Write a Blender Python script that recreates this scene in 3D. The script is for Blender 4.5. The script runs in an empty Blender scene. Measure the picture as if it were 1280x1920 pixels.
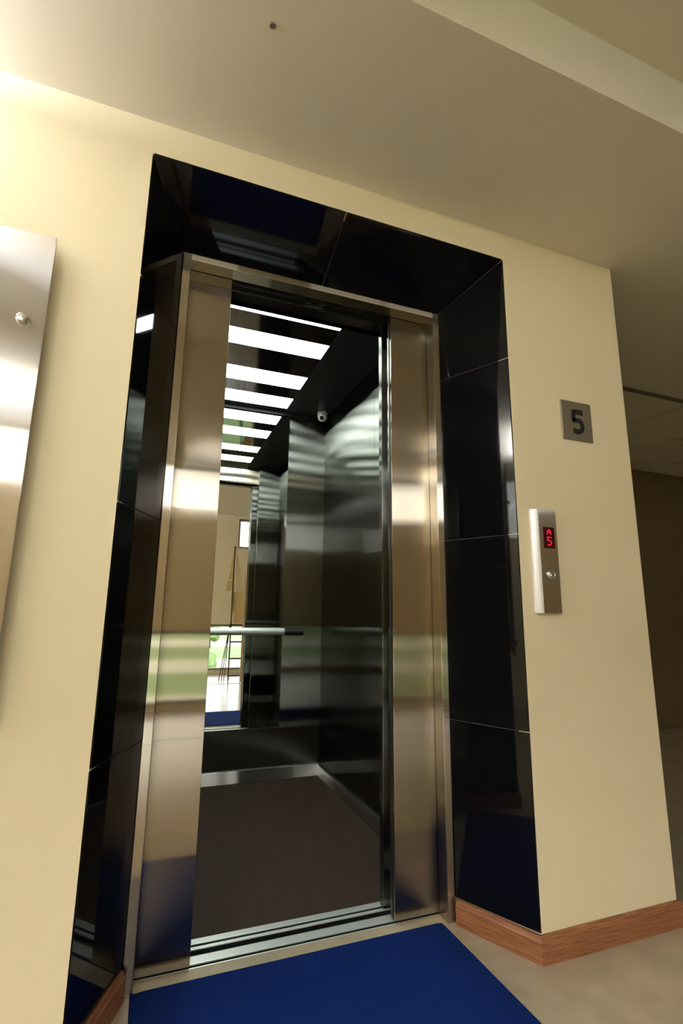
import bpy, bmesh, math, random
from mathutils import Vector, Matrix
random.seed(4)
S = bpy.context.scene
COL = S.collection

# ------------------------------------------------------------------ camera
cd = bpy.data.cameras.new('camera'); cam = bpy.data.objects.new('camera', cd); COL.objects.link(cam)
cd.sensor_fit = 'VERTICAL'; cd.sensor_height = 36.0; cd.lens = 36.0 * 942.85 / 1920.0
cd.clip_start = 0.02; cd.clip_end = 2000
Rv = Vector((0.93622835, -0.35116808, 0.01254808)); Uv = Vector((-0.08106769, -0.18110781, 0.98011631)); Fv = Vector((0.34191301, 0.91862992, 0.19802665))
M = Matrix((Rv, Uv, -Fv)).transposed().to_4x4(); M.translation = (-0.49798, -1.3255, 0.95253)
cam.matrix_world = M
S.camera = cam

# ------------------------------------------------------------------ light and exposure
S.view_settings.view_transform = 'Standard'; S.view_settings.look = 'None'
S.view_settings.gamma = 1.0; S.view_settings.use_curve_mapping = False
S.view_settings.exposure = 0.46
W = bpy.data.worlds.new('sky'); S.world = W; W.use_nodes = True
wn = W.node_tree; wn.nodes.clear()
wo = wn.nodes.new('ShaderNodeOutputWorld'); bg = wn.nodes.new('ShaderNodeBackground')
tc = wn.nodes.new('ShaderNodeTexCoord'); sx = wn.nodes.new('ShaderNodeSeparateXYZ'); cr = wn.nodes.new('ShaderNodeValToRGB')
wn.links.new(tc.outputs['Generated'], sx.inputs[0]); wn.links.new(sx.outputs['Z'], cr.inputs[0])
cr.color_ramp.elements[0].position = 0.0; cr.color_ramp.elements[0].color = (1.0, 0.93, 0.84, 1)
cr.color_ramp.elements[1].position = 0.6; cr.color_ramp.elements[1].color = (0.84, 0.90, 1.0, 1)
wn.links.new(cr.outputs[0], bg.inputs[0])
mr = wn.nodes.new('ShaderNodeMapRange'); mr.interpolation_type = 'SMOOTHSTEP'      # hazy sky, brightest on the sun's side
mr.inputs[1].default_value = 0.60; mr.inputs[2].default_value = 1.0; mr.inputs[3].default_value = 4.6; mr.inputs[4].default_value = 7.0
dt = wn.nodes.new('ShaderNodeVectorMath'); dt.operation = 'DOT_PRODUCT'; dt.inputs[1].default_value = (-0.68, -0.70, 0.22)
wn.links.new(tc.outputs['Generated'], dt.inputs[0]); wn.links.new(dt.outputs['Value'], mr.inputs[0]); wn.links.new(mr.outputs[0], bg.inputs[1])
wn.links.new(bg.outputs[0], wo.inputs[0])
STRIP_POWER = 11.0
FILL_POWER = 42.0  # strength of the added, out-of-view uplighters

def portal(name, loc, size, rot):
    l = bpy.data.lights.new(name, 'AREA'); l.shape = 'RECTANGLE'; l.size, l.size_y = size
    l.cycles.is_portal = True
    o = bpy.data.objects.new(name, l); COL.objects.link(o); o.location = loc; o.rotation_euler = rot
    return o
LWX = -3.0          # left wall
BWY = -3.5          # wall with the windows, opposite the elevator
portal('window_daylight', ((LWX - .03), -0.9, 2.06), (0.72, 1.7), (0, -math.pi / 2, 0))
portal('window_daylight', (-1.4, BWY - .03, 2.25), (3.0, 0.5), (math.pi / 2, 0, 0))
portal('window_daylight', (1.7, BWY - .03, 2.25), (1.8, 0.5), (math.pi / 2, 0, 0))
portal('window_daylight', (-0.93, BWY - .03, 0.4), (3.92, 0.72), (math.pi / 2, 0, 0))

# ------------------------------------------------------------------ materials
def srgb(r, g, b):
    f = lambda c: (c / 255 / 12.92) if c / 255 <= 0.04045 else ((c / 255 + 0.055) / 1.055) ** 2.4
    return (f(r), f(g), f(b), 1)
def mat(name, col, rough=0.5, metal=0.0, spec=0.5, emit=None, estr=0.0, noise=None, bump=0.0, bscale=60.0, coat=0.0):
    m = bpy.data.materials.new(name); m.use_nodes = True; nt = m.node_tree
    b = nt.nodes['Principled BSDF']
    b.inputs['Base Color'].default_value = col; b.inputs['Roughness'].default_value = rough
    b.inputs['Metallic'].default_value = metal; b.inputs['Specular IOR Level'].default_value = spec
    b.inputs['Coat Weight'].default_value = coat
    if emit: b.inputs['Emission Color'].default_value = emit; b.inputs['Emission Strength'].default_value = estr
    g = nt.nodes.new('ShaderNodeNewGeometry')
    if noise:
        col2, scale, vec = noise
        mp = nt.nodes.new('ShaderNodeMapping'); mp.inputs['Scale'].default_value = vec
        nt.links.new(g.outputs['Position'], mp.inputs[0])
        n = nt.nodes.new('ShaderNodeTexNoise'); n.inputs['Scale'].default_value = scale; n.inputs['Detail'].default_value = 5
        nt.links.new(mp.outputs[0], n.inputs['Vector'])
        mx = nt.nodes.new('ShaderNodeMix'); mx.data_type = 'RGBA'
        mx.inputs['A'].default_value = col; mx.inputs['B'].default_value = col2
        r = nt.nodes.new('ShaderNodeMapRange'); r.inputs[1].default_value = 0.35; r.inputs[2].default_value = 0.65
        nt.links.new(n.outputs[0], r.inputs[0]); nt.links.new(r.outputs[0], mx.inputs['Factor'])
        nt.links.new(mx.outputs['Result'], b.inputs['Base Color'])
    if bump:
        n2 = nt.nodes.new('ShaderNodeTexNoise'); n2.inputs['Scale'].default_value = bscale; n2.inputs['Detail'].default_value = 4
        nt.links.new(g.outputs['Position'], n2.inputs['Vector'])
        bp = nt.nodes.new('ShaderNodeBump'); bp.inputs['Strength'].default_value = bump; bp.inputs['Distance'].default_value = 0.002
        nt.links.new(n2.outputs[0], bp.inputs['Height']); nt.links.new(bp.outputs[0], b.inputs['Normal'])
    return m
def brushed(name, col, rough=0.24, axis=(0, 0, 1), aniso=0.9):
    """steel with hairlines running along 'axis': reflections smear across the hairlines"""
    m = bpy.data.materials.new(name); m.use_nodes = True; nt = m.node_tree; nt.nodes.clear()
    o = nt.nodes.new('ShaderNodeOutputMaterial'); b = nt.nodes.new('ShaderNodeBsdfAnisotropic')
    b.distribution = 'MULTI_GGX'; b.inputs['Color'].default_value = col
    b.inputs['Anisotropy'].default_value = aniso
    c = nt.nodes.new('ShaderNodeCombineXYZ')
    for i in range(3): c.inputs[i].default_value = axis[i]
    nt.links.new(c.outputs[0], b.inputs['Tangent'])
    g = nt.nodes.new('ShaderNodeNewGeometry'); mp = nt.nodes.new('ShaderNodeMapping')
    mp.inputs['Scale'].default_value = tuple(2.0 if a else 400.0 for a in axis)
    n = nt.nodes.new('ShaderNodeTexNoise'); n.inputs['Scale'].default_value = 1.0; n.inputs['Detail'].default_value = 2
    nt.links.new(g.outputs['Position'], mp.inputs[0]); nt.links.new(mp.outputs[0], n.inputs['Vector'])
    r = nt.nodes.new('ShaderNodeMapRange'); r.inputs[3].default_value = rough * 0.92; r.inputs[4].default_value = rough * 1.08
    nt.links.new(n.outputs[0], r.inputs[0]); nt.links.new(r.outputs[0], b.inputs['Roughness'])
    nt.links.new(b.outputs[0], o.inputs[0])
    return m
M_wall = mat('cream_wall_paint', srgb(232, 216, 182), 0.55, bump=0.12, bscale=90, noise=(srgb(230, 213, 177), 2.0, (1, 1, 1)))
M_dimwall = mat('corridor_wall_shade', srgb(104, 84, 50), 0.6)  # end wall gets little light; that shade is put into the brown
M_ceil = mat('white_ceiling_paint', srgb(230, 220, 200), 0.7, bump=0.08, bscale=70)
M_tilec = mat('ceiling_tile', srgb(228, 218, 192), 0.8, bump=0.3, bscale=200)
M_grid = mat('ceiling_grid', srgb(120, 110, 90), 0.5)
M_floor = mat('beige_floor_tile', srgb(190, 174, 148), 0.22, noise=(srgb(178, 163, 139), 9.0, (1, 1, 1)))
M_mat = mat('blue_carpet', srgb(8, 36, 102), 0.95, spec=0.1, noise=(srgb(9, 31, 84), 260, (1, 1, 1)), bump=0.9, bscale=700)
M_wood = mat('brown_wood_skirting', srgb(160, 106, 72), 0.42, noise=(srgb(118, 70, 42), 14, (.8, .8, 24)))
M_granite = mat('black_granite', (0.002, 0.002, 0.0025, 1), 0.04, spec=0.4, noise=((0.004, 0.004, 0.005, 1), 180, (1, 1, 1)))
M_grout = mat('grey_grout', srgb(62, 62, 62), 0.7)
M_door = brushed('brushed_steel_door', (0.40, 0.345, 0.27, 1), 0.14)
M_frame = brushed('brushed_steel_frame', (0.50, 0.44, 0.355, 1), 0.15)
M_frameh = brushed('brushed_steel_lintel', (0.50, 0.44, 0.355, 1), 0.15, axis=(1, 0, 0))
M_car = brushed('brushed_steel_car', (0.195, 0.197, 0.178, 1), 0.15)
M_carh = brushed('steel_car_skirting', (0.55, 0.55, 0.53, 1), 0.15, axis=(1, 0, 0))
M_cars = brushed('steel_side_skirting', (0.55, 0.55, 0.53, 1), 0.15, axis=(0, 1, 0))
M_plate = brushed('brushed_steel_plate', (0.52, 0.485, 0.45, 1), 0.14)
M_sign = mat('dull_steel_sign', (0.36, 0.32, 0.24, 1), 0.45, 1.0)
M_glint = mat('painted_edge_glint', (0.95, 0.93, 0.92, 1), 0.3, 0.25)  # pale colour stands in for the window reflected along the panel's edge
M_chrome = mat('chrome', (0.75, 0.75, 0.75, 1), 0.12, 1.0)
M_alu = mat('aluminium_sill', (0.80, 0.84, 0.82, 1), 0.35, 0.6)
M_aluD = mat('dark_groove', (0.04, 0.045, 0.045, 1), 0.5, 0.3)
M_black = mat('black_plastic', (0.01, 0.01, 0.01, 1), 0.4)
M_dark = mat('dark_steel', (0.08, 0.08, 0.075, 1), 0.4, 0.9)
M_carceil = mat('dark_polished_car_ceiling', (0.16, 0.16, 0.16, 1), 0.07, 1.0)
M_carceil2 = mat('dark_satin_car_ceiling', (0.020, 0.019, 0.018, 1), 0.35)
M_carfloor = mat('dark_vinyl_car_floor', srgb(62, 47, 37), 0.7, spec=0.2, noise=(srgb(55, 42, 33), 7, (3, 1, 1)), bump=0.2, bscale=300)
M_mirror = mat('mirror_glass', (0.88, 0.90, 0.88, 1), 0.0, 1.0)
M_light = mat('light_diffuser', (0.9, 0.95, 0.92, 1), 0.5, emit=(0.90, 1.0, 0.94, 1), estr=STRIP_POWER)
M_opal = mat('fill_lamp_cover', (0.9, 0.9, 0.88, 1), 0.5, emit=(0.76, 0.85, 1.0, 1), estr=FILL_POWER)
M_opaldim = mat('fill_lamp_cover_dim', (0.9, 0.9, 0.88, 1), 0.5, emit=(0.76, 0.85, 1.0, 1), estr=FILL_POWER * 0.36)
M_opaltop = mat('fill_lamp_top', (0.9, 0.9, 0.88, 1), 0.5, emit=(0.76, 0.85, 1.0, 1), estr=FILL_POWER * 4.2)
M_camw = mat('white_camera_plastic', srgb(210, 210, 200), 0.35)
M_lens = mat('camera_lens', (0.01, 0.01, 0.012, 1), 0.08)
M_led = mat('red_led', (0.3, 0.0, 0.01, 1), 0.4, emit=(1.0, 0.02, 0.04, 1), estr=0.7)
M_disp = mat('dark_red_display', (0.05, 0.002, 0.004, 1), 0.15)
M_winframe = mat('grey_window_frame', srgb(150, 146, 136), 0.4)
M_tan = mat('tan_wooden_board', srgb(214, 184, 124), 0.6)
M_tan2 = mat('brown_metal_post', srgb(84, 70, 48), 0.5)
M_grass = mat('grass', srgb(118, 132, 80), 0.9, noise=(srgb(98, 116, 64), 0.05, (1, 1, 1)))
M_path = mat('pale_path', srgb(190, 182, 160), 0.9)
M_leaf = mat('leaves', srgb(120, 140, 88), 0.8, noise=(srgb(98, 120, 70), 0.8, (1, 1, 1)))
M_bark = mat('bark', srgb(96, 76, 58), 0.9)
def glass():
    m = bpy.data.materials.new('window_glass'); m.use_nodes = True; nt = m.node_tree; nt.nodes.clear()
    o = nt.nodes.new('ShaderNodeOutputMaterial'); t = nt.nodes.new('ShaderNodeBsdfTransparent'); g = nt.nodes.new('ShaderNodeBsdfGlossy')
    t.inputs[0].default_value = (0.93, 0.95, 0.94, 1); g.inputs['Roughness'].default_value = 0.0
    f = nt.nodes.new('ShaderNodeFresnel'); f.inputs[0].default_value = 1.45; x = nt.nodes.new('ShaderNodeMixShader')
    nt.links.new(f.outputs[0], x.inputs[0]); nt.links.new(t.outputs[0], x.inputs[1]); nt.links.new(g.outputs[0], x.inputs[2]); nt.links.new(x.outputs[0], o.inputs[0])
    return m
M_glass = glass()

# ------------------------------------------------------------------ mesh helpers
def link(name, bm, m, parent=None, bevel=0.0, smooth=False):
    bmesh.ops.recalc_face_normals(bm, faces=bm.faces)
    me = bpy.data.meshes.new(name); bm.to_mesh(me); bm.free(); me.materials.append(m)
    o = bpy.data.objects.new(name, me); COL.objects.link(o)
    if smooth:
        for p in me.polygons: p.use_smooth = True
    if parent: o.parent = parent
    if bevel:
        b = o.modifiers.new('bevel', 'BEVEL'); b.width = bevel; b.segments = 2; b.limit_method = 'ANGLE'; b.angle_limit = math.radians(30)
    return o
def tag(o, label=None, cat=None, group=None, kind=None):
    if label: o['label'] = label
    if cat: o['category'] = cat
    if group: o['group'] = group
    if kind: o['kind'] = kind
    return o
def struct(name, bm, m, **k):
    return tag(link(name, bm, m, **k), kind='structure')
def empty(name, loc, label, cat, group=None):
    o = bpy.data.objects.new(name, None); COL.objects.link(o); o.location = loc; o.empty_display_size = 0.05
    tag(o, label, cat, group); EM[o.name] = Vector(loc); return o
EM = {}
def prism(bm, poly, z0, z1):
    """plan polygon (x, y) extruded in z; z1 may be a list giving each corner its own top"""
    n = len(poly); zt = z1 if isinstance(z1, (list, tuple)) else [z1] * n
    a = [bm.verts.new((x, y, z0)) for x, y in poly]; b = [bm.verts.new((x, y, zt[i])) for i, (x, y) in enumerate(poly)]
    bm.faces.new(a[::-1]); bm.faces.new(b)
    for i in range(n): bm.faces.new((a[i], a[(i + 1) % n], b[(i + 1) % n], b[i]))
    return bm
def hexa(bm, pts):
    """8 corners: bottom ring then top ring"""
    v = [bm.verts.new(p) for p in pts]
    for f in ((3, 2, 1, 0), (4, 5, 6, 7), (0, 1, 5, 4), (1, 2, 6, 5), (2, 3, 7, 6), (3, 0, 4, 7)): bm.faces.new([v[i] for i in f])
    return bm
def box(x0, x1, y0, y1, z0, z1, bm=None):
    bm = bm or bmesh.new()
    return prism(bm, [(x0, y0), (x1, y0), (x1, y1), (x0, y1)], z0, z1)
def tube(bm, p, q, r, seg=16, r2=None):
    p, q = Vector(p), Vector(q); d = q - p
    rot = d.to_track_quat('Z', 'Y').to_matrix().to_4x4(); rot.translation = (p + q) / 2
    bmesh.ops.create_cone(bm, cap_ends=True, segments=seg, radius1=r, radius2=r if r2 is None else r2, depth=d.length, matrix=rot)
    return bm
def lathe(bm, prof, mtx=Matrix(), seg=24):
    rings = []
    for r, z in prof:
        if r < 1e-6: rings.append([bm.verts.new(mtx @ Vector((0, 0, z)))])
        else: rings.append([bm.verts.new(mtx @ Vector((r * math.cos(2 * math.pi * k / seg), r * math.sin(2 * math.pi * k / seg), z))) for k in range(seg)])
    for A, B in zip(rings, rings[1:]):
        for k in range(seg):
            j = (k + 1) % seg
            if len(A) == 1 and len(B) == 1: continue
            if len(A) == 1: bm.faces.new((A[0], B[k], B[j]))
            elif len(B) == 1: bm.faces.new((A[k], A[j], B[0]))
            else: bm.faces.new((A[k], A[j], B[j], B[k]))
    return bm
def local(bm, root):
    bmesh.ops.translate(bm, verts=bm.verts, vec=-EM[root.name]); return bm
def part(name, bm, m, root, **k):
    if root.name in EM: local(bm, root)
    return link(name, bm, m, root, **k)

# ------------------------------------------------------------------ the setting
XO0, XO1, HO = -0.591, 0.612, 2.236       # outer edge of the stone surround, wall face y = 0
XI0, XI1, HI, YI = -0.487, 0.488, 2.130, 0.247   # inner edge, against the steel frame
CZ, CZ2 = 2.347, 2.545                    # lower and upper ceiling
XR, YE = 1.157, 2.05                      # end of the elevator wall; depth of the side corridor
TH = 0.016                                # stone thickness

struct('floor', box(LWX - .15, 5.2, BWY - .15, YI + .052, -0.12, 0), M_floor)
struct('floor', box(XR - .02, 5.2, YI + .052, YE + .15, -0.12, 0), M_floor)
# elevator wall: a block either side of the recess and a lintel block over it
bm = bmesh.new(); prism(bm, [(LWX - .15, 0), (XO0 - .001, 0), (XI0 - TH, YI), (XI0 - TH, YI + .06), (-.72, YI + .06), (-.72, YE), (LWX - .15, YE)], 0, CZ + .02)
struct('wall_elevator', bm, M_wall)
bm = bmesh.new(); prism(bm, [(XO1 + .001, 0), (XR, 0), (XR, YE), (.72, YE), (.72, YI + .06), (XI1 + TH, YI + .06), (XI1 + TH, YI)], 0, CZ + .02)
struct('wall_elevator', bm, M_wall, bevel=0.004)
bm = bmesh.new()
t = TH
hexa(bm, [(XO0 - .001, 0, HO + .001), (XO1 + .001, 0, HO + .001), (XI1 + TH, YI, HI + TH), (XI0 - TH, YI, HI + TH),
          (XO0 - .001, 0, CZ + .02), (XO1 + .001, 0, CZ + .02), (XI1 + TH, YI, CZ + .02), (XI0 - TH, YI, CZ + .02)])
struct('wall_elevator', bm, M_wall)
struct('wall_shaft', box(-.72, .72, YI + .001, YI + .05, HI + .002, 2.55), M_wall)
struct('wall_shaft', box(-.72, .72, 1.95, YE, -0.3, 2.55), M_wall)
struct('ceiling', box(-.72, .72, YI + .001, YE, 2.55, 2.62), M_ceil)
# ceilings: low part along the elevator wall, step up towards the windows
bm = bmesh.new()
prism(bm, [(LWX - .15, 0), (LWX - .15, -1.42), (-.9, -1.42), (-.75, -.53), (5.2, -.50), (5.2, 0)], CZ, CZ2 + .1)
struct('ceiling', bm, M_ceil)
struct('ceiling', box(XR - .02, 5.2, 0, .775, CZ, CZ2 + .1), M_ceil)
struct('ceiling', box(LWX - .15, 5.2, BWY - .15, -.5, CZ2, CZ2 + .12), M_ceil)
# suspended tile ceiling of the side corridor
bm = bmesh.new()
xs = [1.15 + .0, 1.55, 2.15, 2.735, 3.33, 3.93, 4.53, 5.2]; ys = [.80, 1.32, YE + .1]
for i in range(len(xs) - 1):
    for j in range(len(ys) - 1):
        box(xs[i] + .012, xs[i + 1] - .012, ys[j] + .012, ys[j + 1] - .012, CZ - .004, CZ + .03, bm)
struct('ceiling', bm, M_tilec)
bm = bmesh.new(); box(XR - .02, 5.2, .775, YE + .1, CZ + .012, CZ + .06, bm)
struct('ceiling', bm, M_grid)
struct('trim_1', box(XR + .001, 5.2, .765, .80, CZ - .008, CZ + .01), M_grid)
struct('wall_corridor', box(XR + .001, 5.2, YE, YE + .12, 0, CZ + .1), M_dimwall)
struct('wall_right', box(5.1, 5.25, BWY, YE, 0, CZ2 + .1), M_wall)
# left wall with its high window
wy0, wy1, wz0, wz1 = -1.75, -0.06, 1.70, 2.42
bm = bmesh.new()
box(LWX - .15, LWX, BWY, 0, 0, wz0, bm); box(LWX - .15, LWX, BWY, 0, wz1, CZ2 + .1, bm)
box(LWX - .15, LWX, BWY, wy0, wz0, wz1, bm); box(LWX - .15, LWX, wy1, 0, wz0, wz1, bm)
struct('wall_left', bm, M_wall)
# window wall
UW = [(-2.2, .10), (.80, 2.6)]
bm = bmesh.new()
A0, A1 = BWY - .15, BWY
box(LWX, 5.2, A0, A1, -.1, .05, bm)
box(LWX, -2.9, A0, A1, .05, .76, bm); box(1.03, 5.2, A0, A1, .05, .76, bm)
box(LWX, 5.2, A0, A1, .76, 2.0, bm)
box(LWX, -2.9, A0, A1, 2.0, 2.5, bm); box(.10, .80, A0, A1, 2.0, 2.5, bm); box(2.6, 5.2, A0, A1, 2.0, 2.5, bm)
box(LWX, 5.2, A0, A1, 2.5, 2.65, bm)
struct('wall_windows', bm, M_wall)
def window(n, x0, x1, z0, z1, nm, axis='y'):
    fr = bmesh.new(); w = .035
    def B(a0, a1, c0, c1, d0, d1, bm):
        if axis == 'y': box(a0, a1, BWY - .11 + d0, BWY - .11 + d1, c0, c1, bm)
        else: box(LWX - .11 + d0, LWX - .11 + d1, a0, a1, c0, c1, bm)
    B(x0, x1, z0, z0 + w, 0, .05, fr); B(x0, x1, z1 - w, z1, 0, .05, fr)
    B(x0, x0 + w, z0 + w, z1 - w, 0, .05, fr); B(x1 - w, x1, z0 + w, z1 - w, 0, .05, fr)
    for k in range(1, nm):
        c = x0 + (x1 - x0) * k / nm; B(c - .015, c + .015, z0 + w, z1 - w, 0, .05, fr)
    f = struct('window_%d' % n, fr, M_winframe)
    g = bmesh.new(); B(x0 + w, x1 - w, z0 + w, z1 - w, .02, .026, g)
    link('pane', g, M_glass, f)
window(1, -2.9, 1.03, .05, .76, 3)
window(2, -2.9, .10, 2.0, 2.5, 2)
window(3, .80, 2.6, 2.0, 2.5, 2)
window(4, wy0, wy1, wz0, wz1, 2, 'x')
struct('trim_2', box(LWX, 5.1, -2.38, -2.345, 0, .004), M_alu)

# skirting boards: a board with a chamfered top, running between two plan points
def board(name, p, q, n, h=.070, t=.015, mitre0=0.0, mitre1=0.0):
    p, q, n = Vector(p), Vector(q), Vector(n).normalized(); d = (q - p).normalized()
    bm = bmesh.new(); prof = [(0.0005, 0), (t, 0), (t, h - .014), (t * .72, h - .008), (t * .6, h - .002), (t * .3, h), (0.0005, h)]
    A = [bm.verts.new((*(p + n * a - d * mitre0 * a), b)) for a, b in prof]; B = [bm.verts.new((*(q + n * a + d * mitre1 * a), b)) for a, b in prof]
    bm.faces.new(A); bm.faces.new(B[::-1])
    for i in range(len(prof)): bm.faces.new((A[i], A[(i + 1) % len(prof)], B[(i + 1) % len(prof)], B[i]))
    return struct(name, bm, M_wood)
nR = (-YI, -(XO1 - XI1)); nL = (YI, -(XI0 - XO0))
board('baseboard_right', (XO1, 0), (XI1 + .006, YI - .012), nR, mitre0=.62)
board('baseboard_right', (XO1, 0), (XR, 0), (0, -1), mitre0=.62, mitre1=1.0)
board('baseboard_right', (XR, 0), (XR, YE), (1, 0), mitre0=1.0)
board('baseboard_left', (XO0, 0), (XI0 - .006, YI - .012), nL, mitre0=.62)
board('baseboard_left', (LWX, 0), (XO0, 0), (0, -1), mitre1=.62)

# ------------------------------------------------------------------ black stone surround
sur = empty('stone_surround', (0, .12, 0), 'polished black granite surround lining the splayed elevator recess', 'surround')
def splay(x_out, x_in, z0, z1, sgn, zo=None, zi=None):
    """one slab on a side reveal; sgn = +1 for the right side. tops follow the sloping soffit"""
    bm = bmesh.new()
    zo = zo or z1; zi = zi or z1
    prism(bm, [(x_out, .0), (x_in, YI), (x_in + sgn * TH, YI), (x_out + sgn * .004, .0)], z0, [zo, zi, zi, zo])
    return bm
g = .0012
zs = [0.072, .605, 1.217, 1.845]
for sgn, xo, xi in ((1, XO1, XI1), (-1, XO0, XI0)):
    for k, z in enumerate(zs):
        if k < 3: b = splay(xo, xi, z + (g if k else 0), zs[k + 1] - g, sgn)
        else: b = splay(xo, xi, z + g, None, sgn, HO - g, HI - g)
        part('stone_slab', b, M_granite, sur, bevel=.0006)
for x0o, x0i, x1o, x1i in ((XO0, XI0, -g, -g), (g, g, XO1, XI1)):
    bm = bmesh.new()
    hexa(bm, [(x0o, 0, HO), (x1o, 0, HO), (x1i, YI, HI), (x0i, YI, HI), (x0o, 0, HO + .004), (x1o, 0, HO + .004), (x1i, YI, HI + TH), (x0i, YI, HI + TH)])
    part('stone_slab', bm, M_granite, sur, bevel=.0006)
bm = bmesh.new()
for sgn, xo, xi in ((1, XO1, XI1), (-1, XO0, XI0)):
    prism(bm, [(xo + sgn * .002, .002), (xi + sgn * .002, YI), (xi + sgn * TH * .9, YI), (xo + sgn * .0035, .002)], .08, [HO, HI, HI, HO])
hexa(bm, [(-.02, .004, HO + .0012), (.02, .004, HO + .0012), (.02, YI, HI + .001), (-.02, YI, HI + .001), (-.02, .004, HO + .003), (.02, .004, HO + .003), (.02, YI, HI + .01), (-.02, YI, HI + .01)])
part('grout', bm, M_grout, sur)

# ------------------------------------------------------------------ steel door frame
fr = empty('door_frame', (0, .27, 0), 'brushed steel frame around the elevator doorway inside the black stone recess', 'door frame')
JW = .026
def jamb(sgn, xo):
    bm = bmesh.new(); a = xo; b = xo - sgn * JW
    prism(bm, [(a, YI - .004), (b, YI - .004), (b - sgn * .001, YI + .012), (b, YI + .05), (a, YI + .05)], 0, HI - .0)
    return bm
part('jamb', jamb(1, XI1), M_frame, fr, bevel=.0015)
part('jamb', jamb(-1, XI0), M_frame, fr, bevel=.0015)
part('lintel', box(XI0 + JW, XI1 - JW, YI - .004, YI + .05, 2.108, HI), M_frameh, fr, bevel=.0015)

# ------------------------------------------------------------------ sliding doors
def door(name, x0, x1, y0, y1, m, label, cat='elevator door', z1=2.16, edge=None):
    r = empty(name, ((x0 + x1) / 2, (y0 + y1) / 2, .006), label, cat)
    part('door_panel', box(x0, x1, y0, y1, .006, z1), m, r, bevel=.0012)
    return r
YD = .299
dl = door('landing_door', -.60, -.317, YD, YD + .034, M_door, 'outer brushed steel sliding door on the left, reflecting green lawn')
dr = door('landing_door', .304, .60, YD, YD + .034, M_door, 'outer brushed steel sliding door on the right, beside a dark vertical gap')
c1 = door('car_door', -.60, -.325, .376, .404, M_car, 'inner steel car door hidden behind the left outer door', 'elevator door')
c2 = door('car_door', .300, .60, .376, .404, M_car, 'inner steel car door edge seen through the gap at the right', 'elevator door')
for r_, x in ((dl, -.32), (dr, .3015)):
    part('edge_strip', box(x, x + .003, YD + .012, YD + .022, .01, 2.15), M_black, r_)

# landing sill and car sill with their grooves
def sill(name, y0, ridges, label, x0=-.6, x1=.6, z=.0):
    r = empty(name, (0, y0, -.05), label, 'sill')
    bm = box(x0, x1, ridges[0][0], ridges[-1][1], -.06, z - .024)
    for a, b in ridges: box(x0, x1, a + .0005, b - .0005, z - .024, z - .0042, bm)
    part('base', bm, M_black, r)
    for a, b in ridges: part('rail', box(x0, x1, a, b, z - .004, z), M_alu, r, bevel=.0006)
    return r
sill('landing_sill', .30, [(.300, .304), (.317, .3515)], 'pale metal sill with a track groove under the outer doors, nearest the blue mat')
sill('car_sill', .38, [(.381, .3925), (.405, .430)], 'pale grooved metal sill at the edge of the car floor')
struct('floor', box(-.6, .6, .3525, .380, -.1, -.014), M_aluD)

# door track above the doorway
tr = empty('door_track', (0, .34, 2.12), 'dark door track with a roller above the doorway', 'door track')
part('rail', box(-.7, .7, .334, .350, 2.122, 2.128), M_dark, tr)
part('rail', box(-.7, .7, .336, .346, 2.146, 2.152), M_dark, tr)
bm = bmesh.new(); box(-.03, .035, .336, .348, 2.098, 2.15, bm); part('bracket', bm, M_dark, tr, bevel=.002)
for x in (-.028, .024):
    part('roller', tube(bmesh.new(), (x, .326, 2.118), (x, .358, 2.118), .014), M_dark, tr, bevel=.002)
part('cover_plate', box(-.7, .7, .36, .37, 2.112, 2.5), M_dark, tr)

# ------------------------------------------------------------------ elevator car
CX0, CX1, CY0, CY1, CH = -.53, .535, .44, 1.79, 2.266
car = empty('elevator_car', (0, 1.1, -.02), 'elevator car interior with dark brushed steel walls and dark floor', 'elevator car')
part('car_floor', box(CX0 - .02, CX1 + .02, .433, CY1 + .02, -.05, 0), M_carfloor, car)
part('back_wall', box(CX0 - .02, CX1 + .02, CY1, CY1 + .02, 0, CH + .02), M_car, car)
for k, (a, b) in enumerate(((.4905, .97), (.972, 1.39), (1.392, CY1))):
    part('side_wall', box(CX1, CX1 + .02, a, b, 0, CH + .02), M_car, car)
for k, (a, b) in enumerate(((.4905, .97), (.972, 1.39), (1.392, CY1))):
    part('side_wall', box(CX0 - .02, CX0, a, b, 0, CH + .02), M_car, car)
part('front_return', box(.345, CX1 + .02, .44, .49, 0, CH + .02), M_car, car)
part('front_return', box(CX0 - .02, -.345, .44, .49, 0, CH + .02), M_car, car)
part('transom', box(-.345, .345, .405, .437, 2.10, CH + .02), M_door, car)
for a, b, c, d, nm in ((CX0, CX1, CY1 - .014, CY1 - .0005, 'back'), ):
    part('skirting', box(a, b, c, d, .0, .068), M_carh, car, bevel=.002)
part('skirting', box(CX1 - .014, CX1 - .0005, .495, CY1 - .0145, .0, .062), M_cars, car, bevel=.002)
part('skirting', box(CX0 + .0005, CX0 + .014, .495, CY1 - .0145, .0, .062), M_cars, car, bevel=.002)
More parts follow.
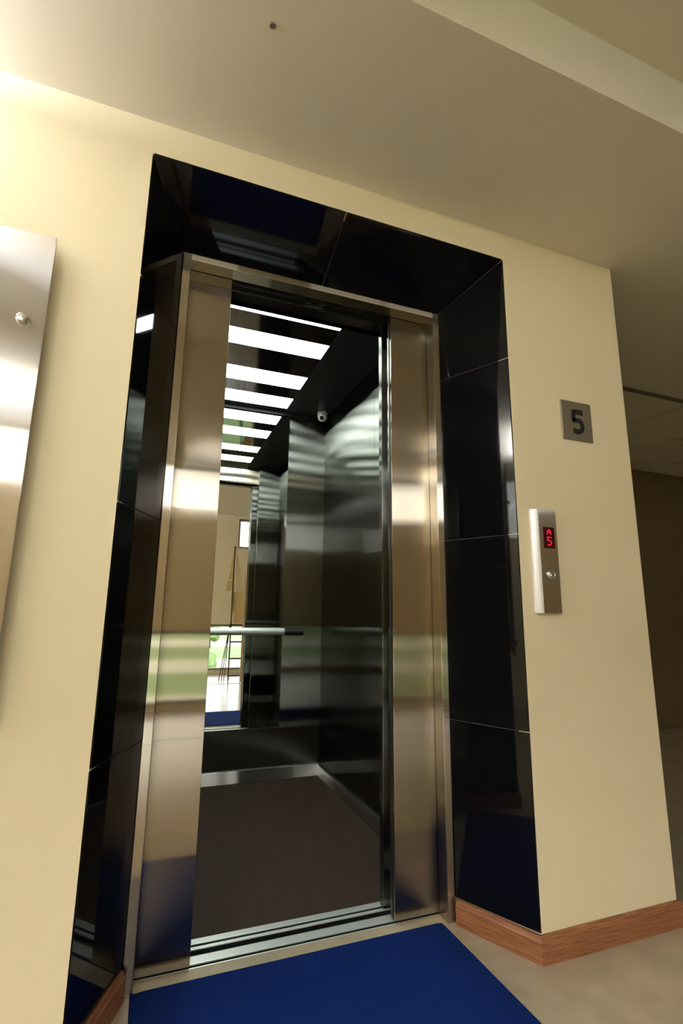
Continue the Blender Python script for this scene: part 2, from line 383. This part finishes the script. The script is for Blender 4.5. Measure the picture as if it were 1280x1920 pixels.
# ceiling: satin dark field with polished bands between the light strips
LS = [(.555, .712), (.862, 1.006), (1.238, 1.400), (1.548, 1.708)]
LX0, LX1 = -.53 + .28, .240
LX0 = -.31
bm = bmesh.new()
box(CX0, LX0, .437, CY1, CH, CH + .02, bm); box(LX1, CX1, .437, CY1, CH, CH + .02, bm)
part('ceiling_panel', bm, M_carceil2, car)
bm = bmesh.new(); e = [.437] + [v for ab in LS for v in ab] + [CY1]
for i in range(0, len(e), 2): box(LX0, LX1, e[i], e[i + 1], CH + .0005, CH + .02, bm)
part('ceiling_band', bm, M_carceil, car)
part('ceiling_cove', box(CX0, CX1 - .0, CY1 - .012, CY1 - .0008, CH - .02, CH - .0005), M_black, car)
names = ['nearest the doorway and mostly hidden by the lintel', 'second from the doorway', 'third from the doorway', 'nearest the rear mirror']
for (a, b), nm in zip(LS, names):
    o = link('ceiling_light', box(LX0 + .0005, LX1 - .0005, a + .0005, b - .0005, CH - .0005, CH + .015), M_light)
    tag(o, 'white strip light in the car ceiling, ' + nm, 'light', 'strip lights in the car ceiling')
# mirror on the rear wall
mi = link('mirror', box(CX0 + .002, .281, CY1 - .0055, CY1 - .0008, .288, 2.238), M_mirror); tag(mi, 'tall mirror on the rear wall of the elevator car', 'mirror')
# handrail
hr = empty('handrail', (0, 1.735, .84), 'round steel handrail with a black end across the rear mirror', 'handrail')
bm = tube(bmesh.new(), (CX0 + .06, 1.738, .841), (.279, 1.738, .841), .0205, 24); part('rail', bm, M_alu, hr, smooth=False)
bm = tube(bmesh.new(), (.279, 1.738, .838), (.400, 1.738, .838), .0205, 24); o = part('black_end', bm, M_black, hr, bevel=.004); o['label'] = 'black end length of the rail'  # last length of the rail, coloured black
for x in (-.35, .34):
    part('bracket', tube(bmesh.new(), (x, 1.745, .838), (x, CY1 - .0062, .838), .008), M_black, hr)
# security camera
sc = empty('security_camera', (.475, 1.68, CH), 'small white dome camera under the car ceiling in the rear right corner', 'camera')
bm = lathe(bmesh.new(), [(0, CH - .001), (.031, CH - .001), (.032, CH - .006), (.031, CH - .026), (.028, CH - .032), (0, CH - .032)], Matrix.Translation((.475, 1.68, 0)))
part('housing', bm, M_camw, sc, smooth=False)
ctr = Vector((.475, 1.674, CH - .038)); dirv = (Vector((-.25, 0.3, 1.45)) - ctr).normalized()
mt = dirv.to_track_quat('Z', 'Y').to_matrix().to_4x4(); mt.translation = ctr
R_ = .030
prof = [(R_ * math.sin(a), -R_ * math.cos(a)) for a in [math.pi * k / 16 for k in range(0, 14)]] + [(.012, R_ * .86)]
part('eyeball', lathe(bmesh.new(), prof, mt), M_camw, sc, smooth=True)
part('lens', lathe(bmesh.new(), [(.0135, .024), (.0135, .0285), (.010, .0295), (.007, .0275), (0, .029)], mt), M_lens, sc)

# ------------------------------------------------------------------ on the wall
cp = empty('call_panel', (.712, 0, 1.13), 'brushed steel call panel with red floor display and round button', 'call panel')
x0, x1, z0, z1 = .662, .762, .962, 1.302
bm = bmesh.new(); prism(bm, [(x0 + .0225, -.0005), (x0 + .0225, -.020), (x1 - .006, -.020), (x1, -.014), (x1, -.0005)], z0, z1)
part('faceplate', bm, M_plate, cp, bevel=.001)
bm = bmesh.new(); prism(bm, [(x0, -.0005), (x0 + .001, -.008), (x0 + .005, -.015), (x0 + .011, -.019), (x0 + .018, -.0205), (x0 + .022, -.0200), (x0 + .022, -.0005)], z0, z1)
o = part('edge_glint', bm, M_glint, cp, bevel=.001); o['label'] = 'rounded edge with its bright reflection painted pale'
part('display', box(.699, .7455, -.0215, -.019, 1.172, 1.243), M_disp, cp, bevel=.001)
def strokes(bm, pts, w, y0, y1, mapf):
    """a ribbon of constant width through 2D points, given thickness in y"""
    n = len(pts); L = []; Rr = []
    for i in range(n):
        a = Vector(pts[max(i - 1, 0)]); b = Vector(pts[min(i + 1, n - 1)]); d = (b - a).normalized(); nn = Vector((-d.y, d.x))
        k = 1.0
        if 0 < i < n - 1:
            d1 = (Vector(pts[i]) - Vector(pts[i - 1])).normalized(); k = 1 / max(.6, abs(nn.dot(Vector((-d1.y, d1.x)))))
        L.append(Vector(pts[i]) + nn * w * k / 2); Rr.append(Vector(pts[i]) - nn * w * k / 2)
    for i in range(n - 1):
        q = [mapf(*p) for p in (L[i], L[i + 1], Rr[i + 1], Rr[i])]
        hexa(bm, [(x, y0, z) for x, z in q] + [(x, y1, z) for x, z in q])
    return bm
def arc(cx, cz, rx, rz, a0, a1, n=14):
    return [(cx + rx * math.cos(math.radians(a0 + (a1 - a0) * k / n)), cz + rz * math.sin(math.radians(a0 + (a1 - a0) * k / n))) for k in range(n + 1)]
# digit built on a 1 x 1.6 cell
five = [[(.98, 1.46), (.12, 1.46)], [(.14, 1.58), (.14, .80)], [(.02, .86)] + arc(.44, .50, .44, .40, 75, -95) + [(.05, .17)]]
bm = bmesh.new(); s = .019
for st in five: strokes(bm, st, .17, -.0222, -.0216, lambda a, b: (.713 + a * s, 1.181 + b * s))
part('digit', bm, M_led, cp)
bm = bmesh.new()
for st in ([(0, 0), (.5, .45), (1, 0)], [(0, -.4), (.5, .05), (1, -.4)]): strokes(bm, st, .15, -.0222, -.0216, lambda a, b: (.713 + a * s, 1.226 + b * s))
part('arrow', bm, M_led, cp)
mt = Matrix.Translation((.7215, -.0195, 1.087)) @ Matrix.Rotation(math.pi / 2, 4, 'X')
b_ = part('button', lathe(bmesh.new(), [(0.0, .0085), (.006, .008), (.010, .006), (.0118, .002), (.0140, .0045), (.0162, .003), (.017, 0)], mt), M_chrome, cp)
b_['label'] = 'round chrome button'
sg = empty('floor_sign', (.903, 0, 1.648), 'square dull metal sign with black number 5 above the call panel', 'sign')
bm = box(.833, .972, -.006, -.0005, 1.575, 1.724); part('plate', bm, M_sign, sg, bevel=.0012)
bm = bmesh.new(); sc_ = (.052, .056)
for st in five: strokes(bm, st, .33, -.0078, -.0062, lambda a, b: (.879 + a * sc_[0], 1.602 + b * sc_[1]))
part('number', bm, M_black, sg)
# big steel panel at the left
lp = empty('wall_panel', (-1.1, 0, 1.3), 'large blank stainless steel panel on the left wall held by round studs', 'panel')
part('sheet', box(-1.45, -.791, -.034, -.030, .72, 1.872), M_plate, lp, bevel=.001)
for x in (-1.40, -.838):
    for z in (.80, 1.634):
        mt = Matrix.Translation((x, -.0345, z)) @ Matrix.Rotation(math.pi / 2, 4, 'X')
        part('stud', lathe(bmesh.new(), [(0, .014), (.009, .013), (.0125, .010), (.0135, .006), (.013, .0), (.006, 0), (.006, -.034)], mt), M_chrome, lp)
# small plug in the ceiling
pg = link('ceiling_plug', lathe(bmesh.new(), [(0, CZ - .003), (.006, CZ - .003), (.008, CZ - .0002), (0, CZ - .0002)], Matrix.Translation((-.334, -.361, 0))), M_grid)
tag(pg, 'tiny grey plug in the white ceiling above the doorway', 'plug')
# uplighters added out of view to brighten the left ceiling and wall: opal sides and top, closed white tray underneath
for LX, LY, LZ, hx, hy, lab in ((-1.80, -.34, CZ, .40, .16, 'long white fill uplighter added out of view under the low ceiling beside the steel wall panel'),
                        (-2.2, -2.55, CZ2, .19, .40, 'long white fill uplighter added out of view in front of the high windows')):
    la = empty('fill_lamp', (LX, LY, LZ), lab, 'lamp', 'added fill uplighters')
    part('tray', box(LX - hx, LX + hx, LY - hy, LY + hy, LZ - .215, LZ - .20), M_camw, la, bevel=.003)
    part('cover', box(LX - hx + .01, LX + hx - .01, LY - hy + .01, LY + hy - .01, LZ - .1995, LZ - .10), M_opaldim, la, bevel=.006)
    part('top_diffuser', box(LX - hx + .02, LX + hx - .02, LY - hy + .02, LY + hy - .02, LZ - .0995, LZ - .094), M_opaltop, la)
    for d in (-.7, .7):
        dx, dy = (d * hx, 0) if hx > hy else (0, d * hy)
        part('rod', tube(bmesh.new(), (LX + dx, LY + dy, LZ - .0935), (LX + dx, LY + dy, LZ - .0005), .006, 10), M_camw, la)
# blue mat
bm = bmesh.new()
pl = [(-.466, .249), (-.455, .243), (-.43, .246), (.425, .249), (.437, .247), (.441, .240), (.452, -.17), (.456, -.36), (-.474, -.36), (-.468, -.1)]
prism(bm, pl, .0005, .007)
mm = link('floor_mat', bm, M_mat, bevel=.002); tag(mm, 'dark blue carpet mat on the floor before the elevator', 'mat')

# ------------------------------------------------------------------ ladder by the windows (seen in the mirror)
ld = empty('step_ladder', (.7, -2.7, 0), 'tall metal ladder with tan boards seen in the mirror', 'ladder')
yl = -2.7
part('post', box(.625, .643, yl - .02, yl, 0, 1.93), M_tan2, ld)
part('post', box(.80, .835, yl - .03, yl, 0, 1.5), M_tan, ld)
for z in (.05, .285, .52, .76): part('rung', box(.644, .799, yl - .02, yl - .002, z, z + .022), M_tan2, ld)
for k, x in enumerate((.50, .535, .57)):
    part('brace', tube(bmesh.new(), (x, yl + .02, .0), (.62, yl + .01, .80 + .0 * k), .006, 8), M_tan2, ld)
for k, (z, xl) in enumerate(((1.26, .535), (1.43, .56), (1.60, .585), (1.77, .605))):
    bm = bmesh.new(); hexa(bm, [(xl, yl - .06, z), (.624, yl - .06, z), (.624, yl - .02, z), (xl, yl - .02, z), (xl + .022, yl - .06, z + .15), (.624, yl - .06, z + .15), (.624, yl - .02, z + .15), (xl + .022, yl - .02, z + .15)])
    part('board', bm, M_tan, ld)
for x in (.70, .74, .78): part('brace', tube(bmesh.new(), (x, yl - .01, 1.25), (.645, yl - .01, 1.92), .007, 8), M_tan, ld)
for k, (z, xl) in enumerate(((1.10, .60), (.95, .63), (.80, .66))): part('board', box(xl + .02, .795, yl - .06, yl - .03, z, z + .148), M_tan, ld)

# ------------------------------------------------------------------ outside
struct('ground', box(-500, 400, -900, -4, -16.2, -16), M_grass)
bm = bmesh.new()
for y0, y1 in ((-95, -110), (-150, -190), (-260, -330), (-60, -66)): box(-400, 400, y1, y0, -15.99, -15.9, bm)
struct('path', bm, M_path)
def tree(x, y, h, label):
    r = empty('tree', (x, y, -16), label, 'tree', 'trees outside the windows')
    part('trunk', tube(bmesh.new(), (x, y, -16), (x, y, -16 + h * .55), h * .035, 10, h * .02), M_bark, r)
    bm = bmesh.new()
    for k in range(9):
        a = random.uniform(0, 6.28); q = random.uniform(0, h * .2); rr = h * random.uniform(.14, .22)
        m_ = Matrix.Translation((x + q * math.cos(a), y + q * math.sin(a), -16 + h * random.uniform(.5, .85)))
        n0 = len(bm.verts); bmesh.ops.create_icosphere(bm, subdivisions=2, radius=rr, matrix=m_)
        bm.verts.ensure_lookup_table()
        for v in bm.verts[n0:]: v.co += Vector((random.uniform(-1, 1), random.uniform(-1, 1), random.uniform(-1, 1))) * rr * .15
    part('crown', bm, M_leaf, r)
for x, y, h, l in ((6, -75, 12, 'round green tree below the windows, nearest the building'), (-14, -125, 13, 'green tree on the lawn beyond the first path'), (24, -215, 15, 'tall green tree far across the lawn')):
    tree(x, y, h, l)
